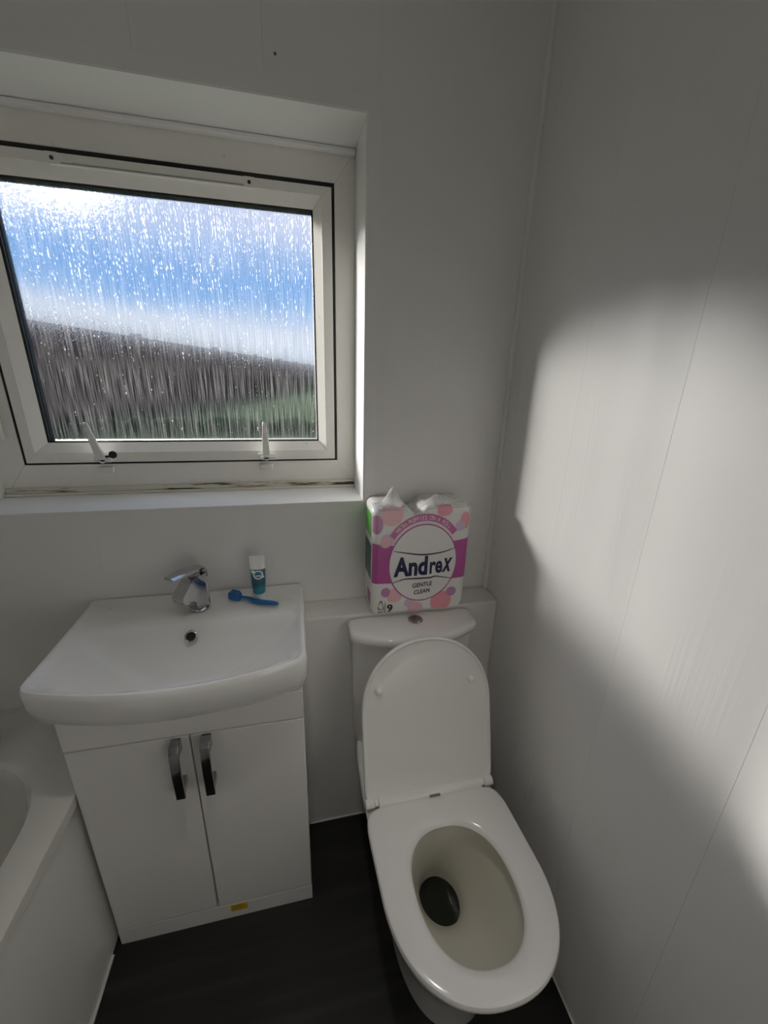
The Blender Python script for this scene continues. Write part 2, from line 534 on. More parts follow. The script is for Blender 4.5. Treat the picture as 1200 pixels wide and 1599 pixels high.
# trickle vent
vz = 1.9905
v = box('trickle_vent', (-1.150, WD - .013, vz - .0115), (-0.700, WD - .0045, vz + .0115), M_UPVC, w, bevel=0.002)
box('vent_slot', (-1.125, WD - .0138, vz - .0085), (-0.722, WD - .0132, vz - .0055), M_GREYINK, v)
box('vent_cap', (-1.155, WD - .0145, vz - .012), (-1.130, WD - .0132, vz + .012), M_UPVC, v, bevel=0.001)
box('vent_cap', (-0.720, WD - .0145, vz - .012), (-0.695, WD - .0132, vz + .012), M_UPVC, v, bevel=0.001)
box('vent_slider', (-1.122, WD - .018, vz - .007), (-1.102, WD - .0145, vz + .007), M_CLEAR, v, bevel=0.002)
for x in (-1.1425, -0.7075):
    obj('screw', MB().lathe((x, WD - .0145, vz), [(0.0045, 0), (0.0045, .0008), (.0005, .0008)], 14, axis='y'), M_SCREW, v)
# handles
def handle(x, tilt, mir):
    e = thing('window_handle', (x, WD, 1.285), '', '')
    del e['label']; del e['category']
    e.parent = w
    e.location = Vector((x, WD, 1.285)) - ORG[w.name]
    ORG[e.name] = Vector((x, WD, 1.285))
    box('handle_base', (x - .027, WD - .0165, 1.280), (x + .027, WD - .0045, 1.2985), M_HANDLE, e, bevel=0.003)
    mb = MB()
    c, s_ = math.cos(tilt), math.sin(tilt)
    rings = []
    for h, hw, y, th in ((-.008, .011, .020, .010), (.012, .0115, .030, .010), (.03, .0105, .036, .008), (.065, .0085, .038, .007), (.102, .0065, .038, .006), (.106, .004, .038, .004)):
        px, pz = x + s_ * h, 1.289 + c * h
        rings.append([(px - c * hw, WD - y - th / 2, pz + s_ * hw), (px + c * hw, WD - y - th / 2, pz - s_ * hw),
                      (px + c * hw, WD - y + th / 2, pz - s_ * hw), (px - c * hw, WD - y + th / 2, pz + s_ * hw)])
    mb.loft(rings)
    obj('lever', mb, M_HANDLE, e, bevel=0.002, smooth=50)
    obj('spindle', MB().lathe((x, WD - .016, 1.289), [(0.010, 0), (0.010, .016), (0.007, .018)], 18, axis='y'), M_HANDLE, e, smooth=40)
    box('lever_foot', (x - .016 * (1 if mir else .3), WD - .034, 1.281), (x + .03 * (1 if mir else .8), WD - .020, 1.292), M_HANDLE, e, bevel=0.003)
    box('striker', (x - .022, WD - .013, 1.2475), (x + .016, WD - .0005, 1.2635), M_HANDLE, e, bevel=0.002)
    return e
h1 = handle(-1.157, -0.21, False)
h2 = handle(-0.710, 0.01, True)
kx, kz = -1.128, 1.303
key = MB()
key.lathe((kx, WD - .028, kz), [(0.0095, 0), (0.011, .001), (0.011, .004), (.0095, .005)], 8, axis='y')
key.box((kx - .02, WD - .0325, kz - .008), (kx - .01, WD - .0285, kz - .002))
obj('key', key, M_KEY, h1)
# peg on the left frame stile
st_ = MB()
st_.tube([(-1.398, WD - .006, 1.345), (-1.398, WD - .013, 1.355), (-1.398, WD - .013, 1.43), (-1.398, WD - .006, 1.44)], [.009, .012, .012, .009], 14)
pg = obj('stay_cover', st_, M_HANDLE, w, smooth=60)
obj('rust_screw', MB().lathe((-1.402, WD - .0235, 1.357), [(0.008, 0), (0.008, .0025), (.001, .003)], 14, axis='y'), M_RUST, pg)

# ------------------------------------------------------------------ outdoors
M_LAWN = mat('lawn', (0.03, 0.042, 0.028), 1.0, 0.0)
M_ROOF = mat('brown_roof', (0.085, 0.055, 0.050), 1.0, 0.0)
M_BRICK = mat('brown_brick', (0.13, 0.085, 0.07), 1.0, 0.0)
M_PANEDARK = mat('far_window_glass', (0.05, 0.06, 0.07), 0.2)
M_HEDGE = mat('hedge_green', (0.03, 0.042, 0.026), 1.0, 0.0)
tag(box('ground', (-90, 1.0, -2.8), (120, 320, -2.7), M_LAWN), 'green garden ground seen blurred through the patterned glass', 'lawn', 'structure')
# a brown terrace running away from left to right beyond the garden
HA, HB = Vector((-25.0, 20.0, 0)), Vector((26.0, 258.0, 0))
hd_ = (HB - HA).normalized()
hn_ = Vector((-hd_.y, hd_.x, 0))                     # away from the garden
if hn_.x > 0:
    hn_ = -hn_
def hp3(l_, d_, z_):
    return tuple(HA + hd_ * l_ + hn_ * d_ + Vector((0, 0, z_)))
HL, ZE, ZR, HD = (HB - HA).length, 3.0, 5.5, 7.0
hs = thing('terrace_house', hp3(HL / 2, 3, -2.7), 'long dark brown terrace of houses seen blurred through the patterned glass', 'house')
obj('wall', MB().loft([[hp3(0, 0, -2.7), hp3(HL, 0, -2.7), hp3(HL, HD, -2.7), hp3(0, HD, -2.7)], [hp3(0, 0, ZE), hp3(HL, 0, ZE), hp3(HL, HD, ZE), hp3(0, HD, ZE)]]), M_BRICK, hs)
obj('roof', MB().loft([[hp3(-.3, -.4, ZE), hp3(-.3, HD + .4, ZE), hp3(-.3, HD / 2, ZR)], [hp3(HL + .3, -.4, ZE), hp3(HL + .3, HD + .4, ZE), hp3(HL + .3, HD / 2, ZR)]]), M_ROOF, hs)
for k in range(26):
    l_ = 6 + k * 8.5
    for z_ in (-1.8, 0.9):
        obj('far_window', MB().loft([[hp3(l_, -.06, z_), hp3(l_ + 1.6, -.06, z_), hp3(l_ + 1.6, -.06, z_ + 1.2), hp3(l_, -.06, z_ + 1.2)], [hp3(l_, .02, z_), hp3(l_ + 1.6, .02, z_), hp3(l_ + 1.6, .02, z_ + 1.2), hp3(l_, .02, z_ + 1.2)]]), M_PANEDARK, hs)
    if k % 3 == 1:
        obj('chimney', MB().loft([[hp3(l_, HD / 2 - .4, ZR - .5), hp3(l_ + 1.2, HD / 2 - .4, ZR - .5), hp3(l_ + 1.2, HD / 2 + .4, ZR - .5), hp3(l_, HD / 2 + .4, ZR - .5)], [hp3(l_, HD / 2 - .4, ZR + .35), hp3(l_ + 1.2, HD / 2 - .4, ZR + .35), hp3(l_ + 1.2, HD / 2 + .4, ZR + .35), hp3(l_, HD / 2 + .4, ZR + .35)]]), M_BRICK, hs)
def hedge(x0, x1, y, h, label):
    mb = MB()
    nx = int((x1 - x0) / .5)
    rings = []
    for i in range(nx + 1):
        x = x0 + (x1 - x0) * i / nx
        hh = h + random.uniform(-.25, .25)
        rings.append([(x, y + random.uniform(-.2, .2), -2.7), (x, y + random.uniform(-.2, .2), -2.7 + hh * .7), (x, y + .6, -2.7 + hh), (x, y + 1.4, -2.7 + hh * .7), (x, y + 1.6, -2.7)])
    mb.loft(rings)
    tag(obj('hedge', mb, M_HEDGE, smooth=60), label, 'hedge')
hedge(-16, 9, 30, 1.0, 'low dark green hedge across the garden, blurred through the glass')

# ------------------------------------------------------------------ outline helpers
def poly_radius(poly, c, th):
    """distance from c to the outline along angle th"""
    dx, dy = math.cos(th), math.sin(th)
    best = None
    for i in range(len(poly)):
        (ax, ay), (bx_, by_) = poly[i], poly[(i + 1) % len(poly)]
        ex, ey = bx_ - ax, by_ - ay
        den = dx * ey - dy * ex
        if abs(den) < 1e-12:
            continue
        t_ = ((ax - c[0]) * ey - (ay - c[1]) * ex) / den
        u_ = ((ax - c[0]) * dy - (ay - c[1]) * dx) / den
        if t_ > 0 and -1e-9 <= u_ <= 1 + 1e-9 and (best is None or t_ > best):
            best = t_
    return best
def angles_for(poly, c, n):
    """n outline samples, evenly spaced along the outline, as angles"""
    P = [Vector((*p, 0)) for p in poly]
    Ls = [(P[(i + 1) % len(P)] - P[i]).length for i in range(len(P))]
    tot = sum(Ls)
    res = []
    for k in range(n):
        d = tot * k / n
        i = 0
        while d > Ls[i]:
            d -= Ls[i]; i += 1
        q = P[i].lerp(P[(i + 1) % len(P)], d / Ls[i])
        res.append(math.atan2(q.y - c[1], q.x - c[0]))
    return sorted(res)
def round_poly(pts, radii, n=8):
    res = []
    for i, (p, r) in enumerate(zip(pts, radii)):
        p = Vector((*p, 0)); a = Vector((*pts[i - 1], 0)); b = Vector((*pts[(i + 1) % len(pts)], 0))
        if r <= 0:
            res.append((p.x, p.y)); continue
        u1, u2 = (a - p).normalized(), (b - p).normalized()
        ang = u1.angle(u2)
        d = r / math.tan(ang / 2)
        s0, s1 = p + u1 * d, p + u2 * d
        cc = p + (u1 + u2).normalized() * (r / math.sin(ang / 2))
        v0, v1 = s0 - cc, s1 - cc
        tot = v0.angle(v1)
        sg = 1 if v0.cross(v1).z > 0 else -1
        for k in range(n + 1):
            q = cc + Matrix.Rotation(sg * tot * k / n, 3, 'Z') @ v0
            res.append((q.x, q.y))
    return res
def bow_front(xl, xr, yb, yc, yf, r, nb=14, rb=0.014):
    """straight back and sides, front bowed from corner depth yc to centre depth yf"""
    pts = [(xl, yb), (xr, yb), (xr, yc)]
    rad = [rb, rb, r]
    xm, hw = (xl + xr) / 2, (xr - xl) / 2
    for k in range(1, nb):
        u_ = 1 - 2 * k / nb
        pts.append((xm + hw * u_, yf + (yc - yf) * u_ * u_)); rad.append(0)
    pts.append((xl, yc)); rad.append(r)
    return round_poly(pts, rad)

# ------------------------------------------------------------------ vanity cabinet
VX0, VX1, VY = -1.162, -0.632, -0.315
vb = thing('vanity_cabinet', (-0.897, -0.2, 0), 'white gloss two-door vanity cabinet under the basin, beside the bath', 'cabinet')
DT = 0.018
box('carcass', (VX0, -BX - .001 - .006, 0), (VX1, VY + DT, 0.800), M_CAB, vb, bevel=0.001)
box('fascia', (VX0, VY, 0.716), (VX1, VY + DT - .0005, 0.799), M_CAB, vb, bevel=0.0015)
box('plinth', (VX0, VY + .0005, 0.0), (VX1, VY + DT - .0005, 0.0595), M_CAB, vb, bevel=0.001)
XM = -0.900
for sgn, a, b, hx in ((-1, VX0, XM - .0018, -0.929), (1, XM + .0018, VX1, -0.862)):
    d = box('door', (a, VY, 0.0635), (b, VY + DT - .0005, 0.7125), M_CAB, vb, bevel=0.0028)
    hm_ = MB()
    z0, z1 = 0.552, 0.715
    z0 += 0.004 if sgn < 0 else 0.0
    zm_ = (z0 + z1) / 2
    prof = [(0, z1 - .004), (-.026, z1 - .004), (-.036, z1 - .020), (-.039, zm_), (-.036, z0), (-.029, z0), (-.028, z0 + .010), (0, z0 + .014),
            (0, z0 + .036), (-.027, z0 + .030), (-.031, zm_), (-.028, z1 - .034), (0, z1 - .038)]
    hw = 0.0105
    hm_.loft([[(hx + w_, VY + d_, z_) for d_, z_ in prof] for w_ in (-hw, hw)])
    obj('handle', hm_, M_CHROMED, d, bevel=0.0015, smooth=35)
st2 = box('sticker', (-0.868, VY - .0002, 0.028), (-0.820, VY + .0004, 0.0565), M_STICK, vb)
for k in range(4):
    box('print_line', (-0.864, VY - .0004, 0.0325 + k * .0055), (-0.824 - (k % 2) * .008, VY - .00022, 0.0350 + k * .0055), M_STICKINK, st2)

# ------------------------------------------------------------------ basin
RZ = 0.920
bc = (-0.906, -0.20)
bo = bow_front(-1.193, -0.617, -0.0015, -0.347, -0.402, 0.030)
NB = 144
bang = angles_for(bo, bc, NB)
def bring(poly, z, ins=0.0, sc=1.0, zfun=None):
    r_ = []
    for th in bang:
        R_ = max(poly_radius(poly, bc, th) * sc - ins, 0.002)
        x, y = bc[0] + R_ * math.cos(th), bc[1] + R_ * math.sin(th)
        r_.append((x, y, zfun(x, y, z) if zfun else z))
    return r_
LEDGEZ = LZ + .005
def lift(x, y, z):
    return max(z, LEDGEZ) if y > -BX - .006 else z
def lip(x, y, z):
    return z + (.004 if y > -.02 else 0)
bowl = round_poly([(-1.168, -0.135), (-0.642, -0.135), (-0.640, -0.322), (-0.75, -0.362), (-0.906, -0.374), (-1.06, -0.362), (-1.170, -0.322)], [.05, .05, .045, .3, .6, .3, .045], 10)
bot = bow_front(-1.166, -0.632, -0.0015, -0.312, -0.350, 0.028)
mid = bow_front(-1.186, -0.622, -0.0015, -0.337, -0.388, 0.030)
rings = [bring(bot, 0.801, .10, 1, lift), bring(bot, 0.801, 0, 1, lift), bring(bot, 0.806, -.004, 1, lift), bring(mid, 0.835, 0, 1, lift), bring(mid, 0.858, -.006, 1, lift), bring(bo, 0.880, .001), bring(bo, 0.906, 0),
         bring(bo, 0.9155, .002, 1, lip), bring(bo, RZ, .005, 1, lip), bring(bo, RZ + .0004, .010, 1, lip), bring(bo, RZ - .002, .015, 1, lip)]
def deck(x, y, z):
    return z
# deck: blend between inset rim and bowl outline
def blend(poly_a, ins_a, poly_b, f, z):
    r_ = []
    for th in bang:
        Ra = poly_radius(poly_a, bc, th) - ins_a
        Rb = poly_radius(poly_b, bc, th)
        Rb = min(Rb, Ra - .003)
        R_ = Ra + (Rb - Ra) * f
        r_.append((bc[0] + R_ * math.cos(th), bc[1] + R_ * math.sin(th), z))
    return r_
rings += [blend(bo, .020, bowl, .12, RZ - .008), blend(bo, .020, bowl, .6, RZ - .010), blend(bo, .020, bowl, .95, RZ - .012)]
sumpc = (-0.898, -0.300)
def bowlring(f, z):
    """bowl outline shrunk towards the waste"""
    r_ = []
    for th in bang:
        R_ = min(poly_radius(bowl, bc, th), poly_radius(bo, bc, th) - .023)
        x, y = bc[0] + R_ * math.cos(th), bc[1] + R_ * math.sin(th)
        r_.append((sumpc[0] + (x - sumpc[0]) * f, sumpc[1] + (y - sumpc[1]) * f, z))
    return r_
for f, z in ((.97, RZ - .017), (.92, RZ - .027), (.84, RZ - .044), (.72, RZ - .064), (.56, RZ - .084), (.38, RZ - .097), (.2, RZ - .104), (.085, RZ - .106)):
    rings.append(bowlring(f, z))
bs = thing('basin', (-0.906, -0.2, 0.801), 'white ceramic washbasin with bowed front on the vanity cabinet', 'basin')
obj('bowl', MB().loft(rings), M_CERAM, bs, smooth=50)
DZ = RZ - .0095
# overflow ring and waste
ov = Vector((-0.905, -0.1730, RZ - .0305))
nrm = Vector((0, -0.80, 0.60)).normalized()
ax = Vector((1, 0, 0)); ay = nrm.cross(ax).normalized()
def oring(c, r, h):
    return [tuple(c + ax * r * math.cos(2 * PI * k / 28) + ay * r * math.sin(2 * PI * k / 28) + nrm * h) for k in range(28)]
ovo = obj('overflow_ring', MB().loft([oring(ov, r, h) for r, h in ((.0155, -.003), (.0155, .002), (.0135, .004), (.011, .003), (.0105, -.002))]), M_CHROME, bs, smooth=40)
obj('overflow_hole', MB().loft([oring(ov, .0106, -.002), oring(ov, .0106, .001)]), M_BLACK, ovo)
obj('waste', MB().lathe((sumpc[0], sumpc[1], RZ - .1075), [(.034, 0), (.034, .004), (.030, .006), (.022, .0045), (.021, .003), (.004, .003)], 30), M_CHROME, bs, smooth=40)
obj('waste_plug', MB().lathe((sumpc[0], sumpc[1], RZ - .1015), [(.020, 0), (.020, .004), (.012, .006), (.002, .0065)], 24), M_BLACK, bs, smooth=40)
box('maker_mark', (-1.158, -.040, DZ + .0008), (-1.132, -.0365, DZ + .0012), M_GREYINK, bs)

# tap
TB = Vector((-0.902, -0.072, DZ + .0026))
TA = math.radians(38)
tf = Vector((-math.sin(TA), -math.cos(TA), 0))
ts = Vector((math.cos(TA), -math.sin(TA), 0))
def tp3(s_, w_, h_):
    return tuple(TB + tf * s_ + ts * w_ + Vector((0, 0, h_)))
tap = thing('mixer_tap', TB, 'chrome single-lever mixer tap at the back of the basin', 'tap')
obj('base_flange', MB().lathe(TB, [(.0265, 0), (.0265, .004), (.024, .0075), (.018, .008)], 36), M_CHROME, tap, smooth=40)
side = [(-.022, .006), (.019, .006), (.021, .030), (.038, .040), (.059, .039), (.063, .056), (.052, .070), (.023, .100), (-.018, .104)]
mb = MB()
ws = [(-.0165, .80), (-.0195, .95), (-.0205, 1.0), (.0205, 1.0), (.0195, .95), (.0165, .80)]
ctr = (0.012, .055)
rings = []
for w_, k_ in ws:
    rings.append([tp3(ctr[0] + (s_ - ctr[0]) * (1 - (1 - k_) * .35), w_, max(.005, ctr[1] + (h_ - ctr[1]) * (1 - (1 - k_) * .2))) for s_, h_ in side])
mb.loft(rings)
obj('body', mb, M_CHROME, tap, bevel=0.003, seg=3, smooth=40)
obj('neck', MB().loft([[tp3(.002 + .0165 * math.cos(t_), .0165 * math.sin(t_), h_) for t_ in [2 * PI * k / 24 for k in range(24)]] for h_ in (.098, .112)]), M_CHROMED, tap, smooth=40)
mb = MB()
rings = []
for s_, h_, hw, th in ((-.026, .108, .0165, .020), (-.018, .121, .0195, .012), (.005, .126, .0205, .010), (.025, .1275, .0205, .009), (.045, .1270, .0200, .0075), (.068, .1245, .0185, .006), (.076, .1235, .0175, .005)):
    rings.append([tp3(s_, -hw, h_ - th), tp3(s_, hw, h_ - th), tp3(s_, hw, h_ - .002), tp3(s_, hw * .5, h_ + .0008), tp3(s_, -hw * .5, h_ + .0008), tp3(s_, -hw, h_ - .002)])
mb.loft(rings)
obj('lever', mb, M_CHROME, tap, smooth=35)

# toothpaste tube standing on its cap
M_TUBE = mat('toothpaste_print', (0.02, 0.2, 0.25), 0.28, 0.5)
_c = N(M_TUBE, 'ShaderNodeTexCoord')
_s = N(M_TUBE, 'ShaderNodeSeparateXYZ')
LK(M_TUBE, _c.outputs['Object'], _s.inputs[0])
_n = noise(M_TUBE, (60, 60, 40), 3.0)
_a = N(M_TUBE, 'ShaderNodeMath', operation='MULTIPLY_ADD')
LK(M_TUBE, _n.outputs['Fac'], _a.inputs[0]); _a.inputs[1].default_value = 0.03
LK(M_TUBE, _s.outputs['Z'], _a.inputs[2])
_d = N(M_TUBE, 'ShaderNodeMath', operation='MULTIPLY'); LK(M_TUBE, _a.outputs[0], _d.inputs[0]); _d.inputs[1].default_value = 6.0
_r = ramp(M_TUBE, _d.outputs[0], [(0.16, (0.02, 0.30, 0.36)), (0.32, (0.015, 0.20, 0.26)), (0.42, (0.008, 0.07, 0.11)), (0.52, (0.01, 0.12, 0.16)), (0.62, (0.015, 0.16, 0.20)), (0.80, (0.02, 0.12, 0.15))])
LK(M_TUBE, _r.outputs[0], bsdf(M_TUBE).inputs['Base Color'])
M_TUBEW = mat('tube_white', (0.86, 0.86, 0.86), 0.3)
M_CRIMP = mat('tube_crimp', (0.84, 0.84, 0.83), 0.3)
M_RED = mat('red_print', (0.55, 0.06, 0.09), 0.4)
PB = Vector((-0.742, -0.052, DZ + .001))
tube = thing('toothpaste_tube', PB, 'small teal and white toothpaste tube standing on its cap', 'toothpaste')
obj('cap', MB().lathe(PB, [(.0150, 0), (.0158, .002), (.0152, .020), (.0135, .0215)], 28), M_TUBEW, tube, smooth=40)
def tring(h, a, b, n=32):
    return [(PB.x + a * math.cos(2 * PI * k / n), PB.y + b * math.sin(2 * PI * k / n), PB.z + h) for k in range(n)]
obj('tube_body', MB().loft([tring(.0215, .0140, .0140), tring(.024, .0165, .0165), tring(.045, .0185, .0165), tring(.075, .0200, .0130), tring(.098, .0208, .0085)]), M_TUBE, tube, smooth=40)
obj('crimp', MB().loft([tring(.098, .0208, .0085), tring(.112, .0212, .0045), tring(.122, .0214, .0016), tring(.137, .0216, .0014)]), M_CRIMP, tube, smooth=50)
def tube_y(x, h):
    a = .0185 + (.0208 - .0185) * (h - .045) / .053
    b = .0165 + (.0085 - .0165) * (h - .045) / .053
    u_ = max(0.0, 1 - (x / a) ** 2)
    return -b * math.sqrt(u_) - .0014
def tube_patch(name, x0, x1, h0, h1, m):
    mb_ = MB()
    vs_, fs = [], []
    for i in range(5):
        for j in range(2):
            x = x0 + (x1 - x0) * i / 4
            h = h0 + (h1 - h0) * j
            vs_.append((PB.x + x, PB.y + tube_y(x, h), PB.z + h))
    for i in range(4):
        fs.append((i * 2, i * 2 + 2, i * 2 + 3, i * 2 + 1))
    obj(name, mb_.add(vs_, fs), m, tube)
def tube_ring(name, cx, ch, ro, ri, m, ez=1.0):
    vs_, fs = [], []
    for k in range(24):
        t_ = 2 * PI * k / 24
        for r_ in (ro, ri):
            x, h = cx + r_ * math.cos(t_), ch + r_ * math.sin(t_) * ez
            vs_.append((PB.x + x, PB.y + tube_y(x, h), PB.z + h))
    for k in range(24):
        j = (k + 1) % 24
        fs.append((k * 2, j * 2, j * 2 + 1, k * 2 + 1))
    obj(name, MB().add(vs_, fs), m, tube)
tube_ring('badge_print', 0.001, .083, .0135, .0100, M_TUBEW, .95)
tube_patch('white_print', -.017, -.008, .088, .0965, M_TUBEW)
tube_patch('white_print', -.006, .008, .0785, .0815, M_TUBEW)
tube_patch('red_print', 0.002, .012, .0945, .0972, M_RED)
tube_patch('white_print', .010, .017, .073, .078, M_TUBEW)

# toothbrush with head cap
M_BRUSH = mat('blue_toothbrush', (0.006, 0.12, 0.34), 0.3)
M_BRUSHCAP = mat('blue_brush_cap', (0.006, 0.10, 0.33), 0.25)
tbz = DZ + .004
br = thing('toothbrush', (-0.75, -0.075, tbz), 'blue toothbrush with capped head lying beside the toothpaste', 'toothbrush')
hd, en = Vector((-0.822, -0.040, 0)), Vector((-0.690, -0.108, 0))
dv = (en - hd).normalized()
sv = Vector((-dv.y, dv.x, 0))
pth, rad = [], []
for f, lat, h, r_ in ((.10, 0, .010, .0035), (.22, .001, .0095, .0035), (.30, .003, .0085, .0042), (.40, .002, .0075, .0058), (.52, -.003, .0072, .0066), (.64, -.004, .0074, .0068), (.76, -.001, .0072, .0066), (.88, .002, .0070, .0062), (.97, .003, .0066, .005), (1.0, .003, .0064, .0025)):
    q = hd + (en - hd) * f + sv * lat
    pth.append((q.x, q.y, tbz + h)); rad.append(r_)
obj('handle', MB().tube(pth, rad, 14, sx=1.15), M_BRUSH, br, smooth=70)
cp = MB()
rg = []
for s_, wd_, h_ in ((-.004, .010, .018), (.0, .0125, .0225), (.022, .0125, .0225), (.029, .009, .017), (.031, .006, .013)):
    rg.append([tuple(hd + dv * s_ + sv * a * wd_ + Vector((0, 0, tbz + .001 + b * h_))) for a, b in ((-1, .12), (-.8, 0), (.8, 0), (1, .12), (1, .88), (.8, 1), (-.8, 1), (-1, .88))])
cp.loft(rg)
obj('head_cap', cp, M_BRUSHCAP, br, bevel=0.001, smooth=50)

# ------------------------------------------------------------------ toilet
TX = -0.298
tl_ = thing('toilet', (TX, -0.42, 0), 'white ceramic close-coupled toilet with lid raised against its cistern', 'toilet')
NT = 96
def dring(hw, yb, yf, z, nf=2.25, nbk=7.0, cx=TX, yc=None, dz=0.0):
    """D-shaped ring: boxy back, rounded front"""
    yc = (yb + yf) / 2 if yc is None else yc
    res = []
    for k in range(NT):
        t_ = 2 * PI * k / NT
        c, s_ = math.cos(t_), math.sin(t_)
        e = nbk if s_ > 0 else nf
        # sides stay straight between back and front parts
        x = math.copysign(abs(c) ** (2 / e), c) * hw
        y = yc + (math.copysign(abs(s_) ** (2 / e), s_) * ((yb - yc) if s_ > 0 else (yc - yf)))
        res.append((cx + x + max(0.0, -.385 - y) * .05, y, z))
    return res
SB, SFR = -0.383, -0.784
pan = MB()
pr = [dring(.118, -.097, -.652, 0.0, 2.3, 8, yc=-.46), dring(.120, -.097, -.656, .03, 2.3, 8, yc=-.46), dring(.128, -.097, -.664, .12, 2.3, 8, yc=-.47), dring(.147, -.097, -.694, .22, 2.3, 8, yc=-.50),
      dring(.165, -.097, -.730, .31, 2.3, 8, yc=-.54), dring(.178, -.097, -.757, .37, 2.3, 8, yc=-.57), dring(.183, -.097, -.769, .405, 2.3, 8, yc=-.575), dring(.183, -.097, -.770, .418, 2.3, 8, yc=-.575),
      dring(.179, -.102, -.765, .423, 2.3, 8, yc=-.575), dring(.140, -.44, -.737, .4235, 2.2, 3, yc=-.590), dring(.134, -.447, -.731, .418, 2.2, 3, yc=-.590)]
pan.loft(pr, True, False)
obj('pan', pan, M_CERAM, tl_, smooth=45)
bwl = MB()
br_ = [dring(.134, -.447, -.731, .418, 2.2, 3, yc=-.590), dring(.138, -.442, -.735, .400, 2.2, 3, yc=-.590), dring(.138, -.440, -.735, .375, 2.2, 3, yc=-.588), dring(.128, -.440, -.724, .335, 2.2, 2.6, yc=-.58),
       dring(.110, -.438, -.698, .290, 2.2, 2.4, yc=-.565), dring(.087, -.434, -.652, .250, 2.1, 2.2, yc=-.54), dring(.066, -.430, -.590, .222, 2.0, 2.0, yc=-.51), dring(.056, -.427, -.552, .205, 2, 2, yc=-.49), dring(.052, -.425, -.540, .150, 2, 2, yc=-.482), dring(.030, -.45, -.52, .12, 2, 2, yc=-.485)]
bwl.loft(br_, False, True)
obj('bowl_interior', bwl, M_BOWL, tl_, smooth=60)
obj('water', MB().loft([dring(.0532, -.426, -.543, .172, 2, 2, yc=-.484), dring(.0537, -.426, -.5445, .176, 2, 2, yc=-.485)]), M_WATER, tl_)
rl = dring(.119, -.4495, -.723, .345, 2.2, 2.6, yc=-.58)
# seat ring
seat = MB()
ho = dict(nf=2.25, nbk=2.35, yc=-.590)
def hole(d, z):
    return dring(.1145 + d, -.459 + d, -.728 - d, z, **ho)
def souter(d, z):
    return dring(.1915 - d, SB - d, SFR + d, z, 2.25, 9, yc=-.575)
sr = [souter(.002, .427), souter(0, .430), souter(0, .438), souter(.0025, .4435), souter(.008, .4455), hole(.045, .4462), hole(.018, .444), hole(.008, .441), hole(.002, .436), hole(.0, .431), hole(.002, .427)]
seat.loft(sr, closed=True)
so = obj('seat', seat, M_SEAT, tl_, smooth=45)
# little smudge marks on the front of the seat
M_SMUDGE = mat('water_smudge', (0.55, 0.54, 0.51), 0.3)
# hinge bar
hb = MB().tube([(TX - .148, -.374, .4445), (TX + .148, -.374, .4445)], .0140, 20)
hbo = obj('hinge_bar', hb, M_SEAT, tl_, bevel=0.001, smooth=40)
for sx_ in (-1, 1):
    obj('hinge_collar', MB().tube([(TX + sx_ * .1485, -.372, .444), (TX + sx_ * .158, -.372, .444)], .0105, 18), M_SEAT, tl_, smooth=40)
box('hinge_latch', (TX - .008, -.3895, .4445), (TX + .022, -.3835, .4515), M_CHROMED, hbo)
# lid, hinged up and leaning on the cistern
PV = Vector((TX, -.366, .446))
LT = Vector((0, .120, .415)); LN = LT.length; LT = LT.normalized()
LNM = Vector((0, -LT.z, LT.y))          # faces the room
def lring(d, off, n=NT):
    """lid outline in the lid plane, shrunk by d, moved off along its normal"""
    res = []
    hw, top, bot_ = .184 - d, LN - d, -.004 + d
    lc = .235
    for k in range(n):
        t_ = 2 * PI * k / n
        c, s_ = math.cos(t_), math.sin(t_)
        e = 2.12 if s_ > 0 else 18.0
        x = math.copysign(abs(c) ** (2 / e), c) * hw
        l = lc + math.copysign(abs(s_) ** (2 / e), s_) * ((top - lc) if s_ > 0 else (lc - bot_))
        res.append(tuple(PV + Vector((x, 0, 0)) + LT * l + LNM * off))
    return res
lid = MB().loft([lring(.012, -.010), lring(.003, -.007), lring(0, -.002), lring(0, .006), lring(.0015, .0085), lring(.004, .009), lring(.0065, .0075), lring(.0085, .0045), lring(.012, .0035), lring(.05, .003)])
lo_ = obj('lid', lid, M_SEAT, tl_, smooth=50)
for x, l in ((-.137, .302), (.127, .302)):
    c_ = PV + Vector((x, 0, 0)) + LT * l + LNM * .003
    a2 = Vector((1, 0, 0))
    def br2(r_, h_):
        return [tuple(c_ + a2 * r_ * math.cos(2 * PI * k / 20) + LT * r_ * math.sin(2 * PI * k / 20) + LNM * h_) for k in range(20)]
    obj('bumper', MB().loft([br2(.0095, 0), br2(.0095, .006), br2(.0078, .010), br2(.003, .0118)]), M_SEAT, lo_, smooth=60)
for sx_ in (-1, 1):
    x0, x1 = TX + sx_ * .159, TX + sx_ * .184
    obj('hinge_lug', MB().tube([(x0, -.372, .4445), (x1, -.372, .4445)], [.0135, .0135], 20), M_SEAT, lo_, bevel=0.002, smooth=40)
# cistern
cis = MB()
def cring(hw, yc, yf, z, r=.02, yb=-BX - .0035):
    p = bow_front(TX - hw, TX + hw, yb, yc, yf, r, 16, 0.006)
    c0 = (TX, -.15)
    return p, z
CA = None
def cpoly(hw, yc, yf, z, r=.022):
    global CA
    p = bow_front(TX - hw, TX + hw, -BX - .0035, yc, yf, r, 16, 0.006)
    c0 = (TX, -.145)
    if CA is None:
        CA = angles_for(p, c0, 96)
    return [(c0[0] + poly_radius(p, c0, th) * math.cos(th), c0[1] + poly_radius(p, c0, th) * math.sin(th), z) for th in CA]
cis.loft([cpoly(.172, -.150, -.195, .424), cpoly(.178, -.152, -.202, .434), cpoly(.1815, -.155, -.212, .62), cpoly(.184, -.157, -.217, .79), cpoly(.184, -.157, -.217, .805)])
ci = obj('cistern', cis, M_CERAM, tl_, smooth=40)
CLZ = .8395
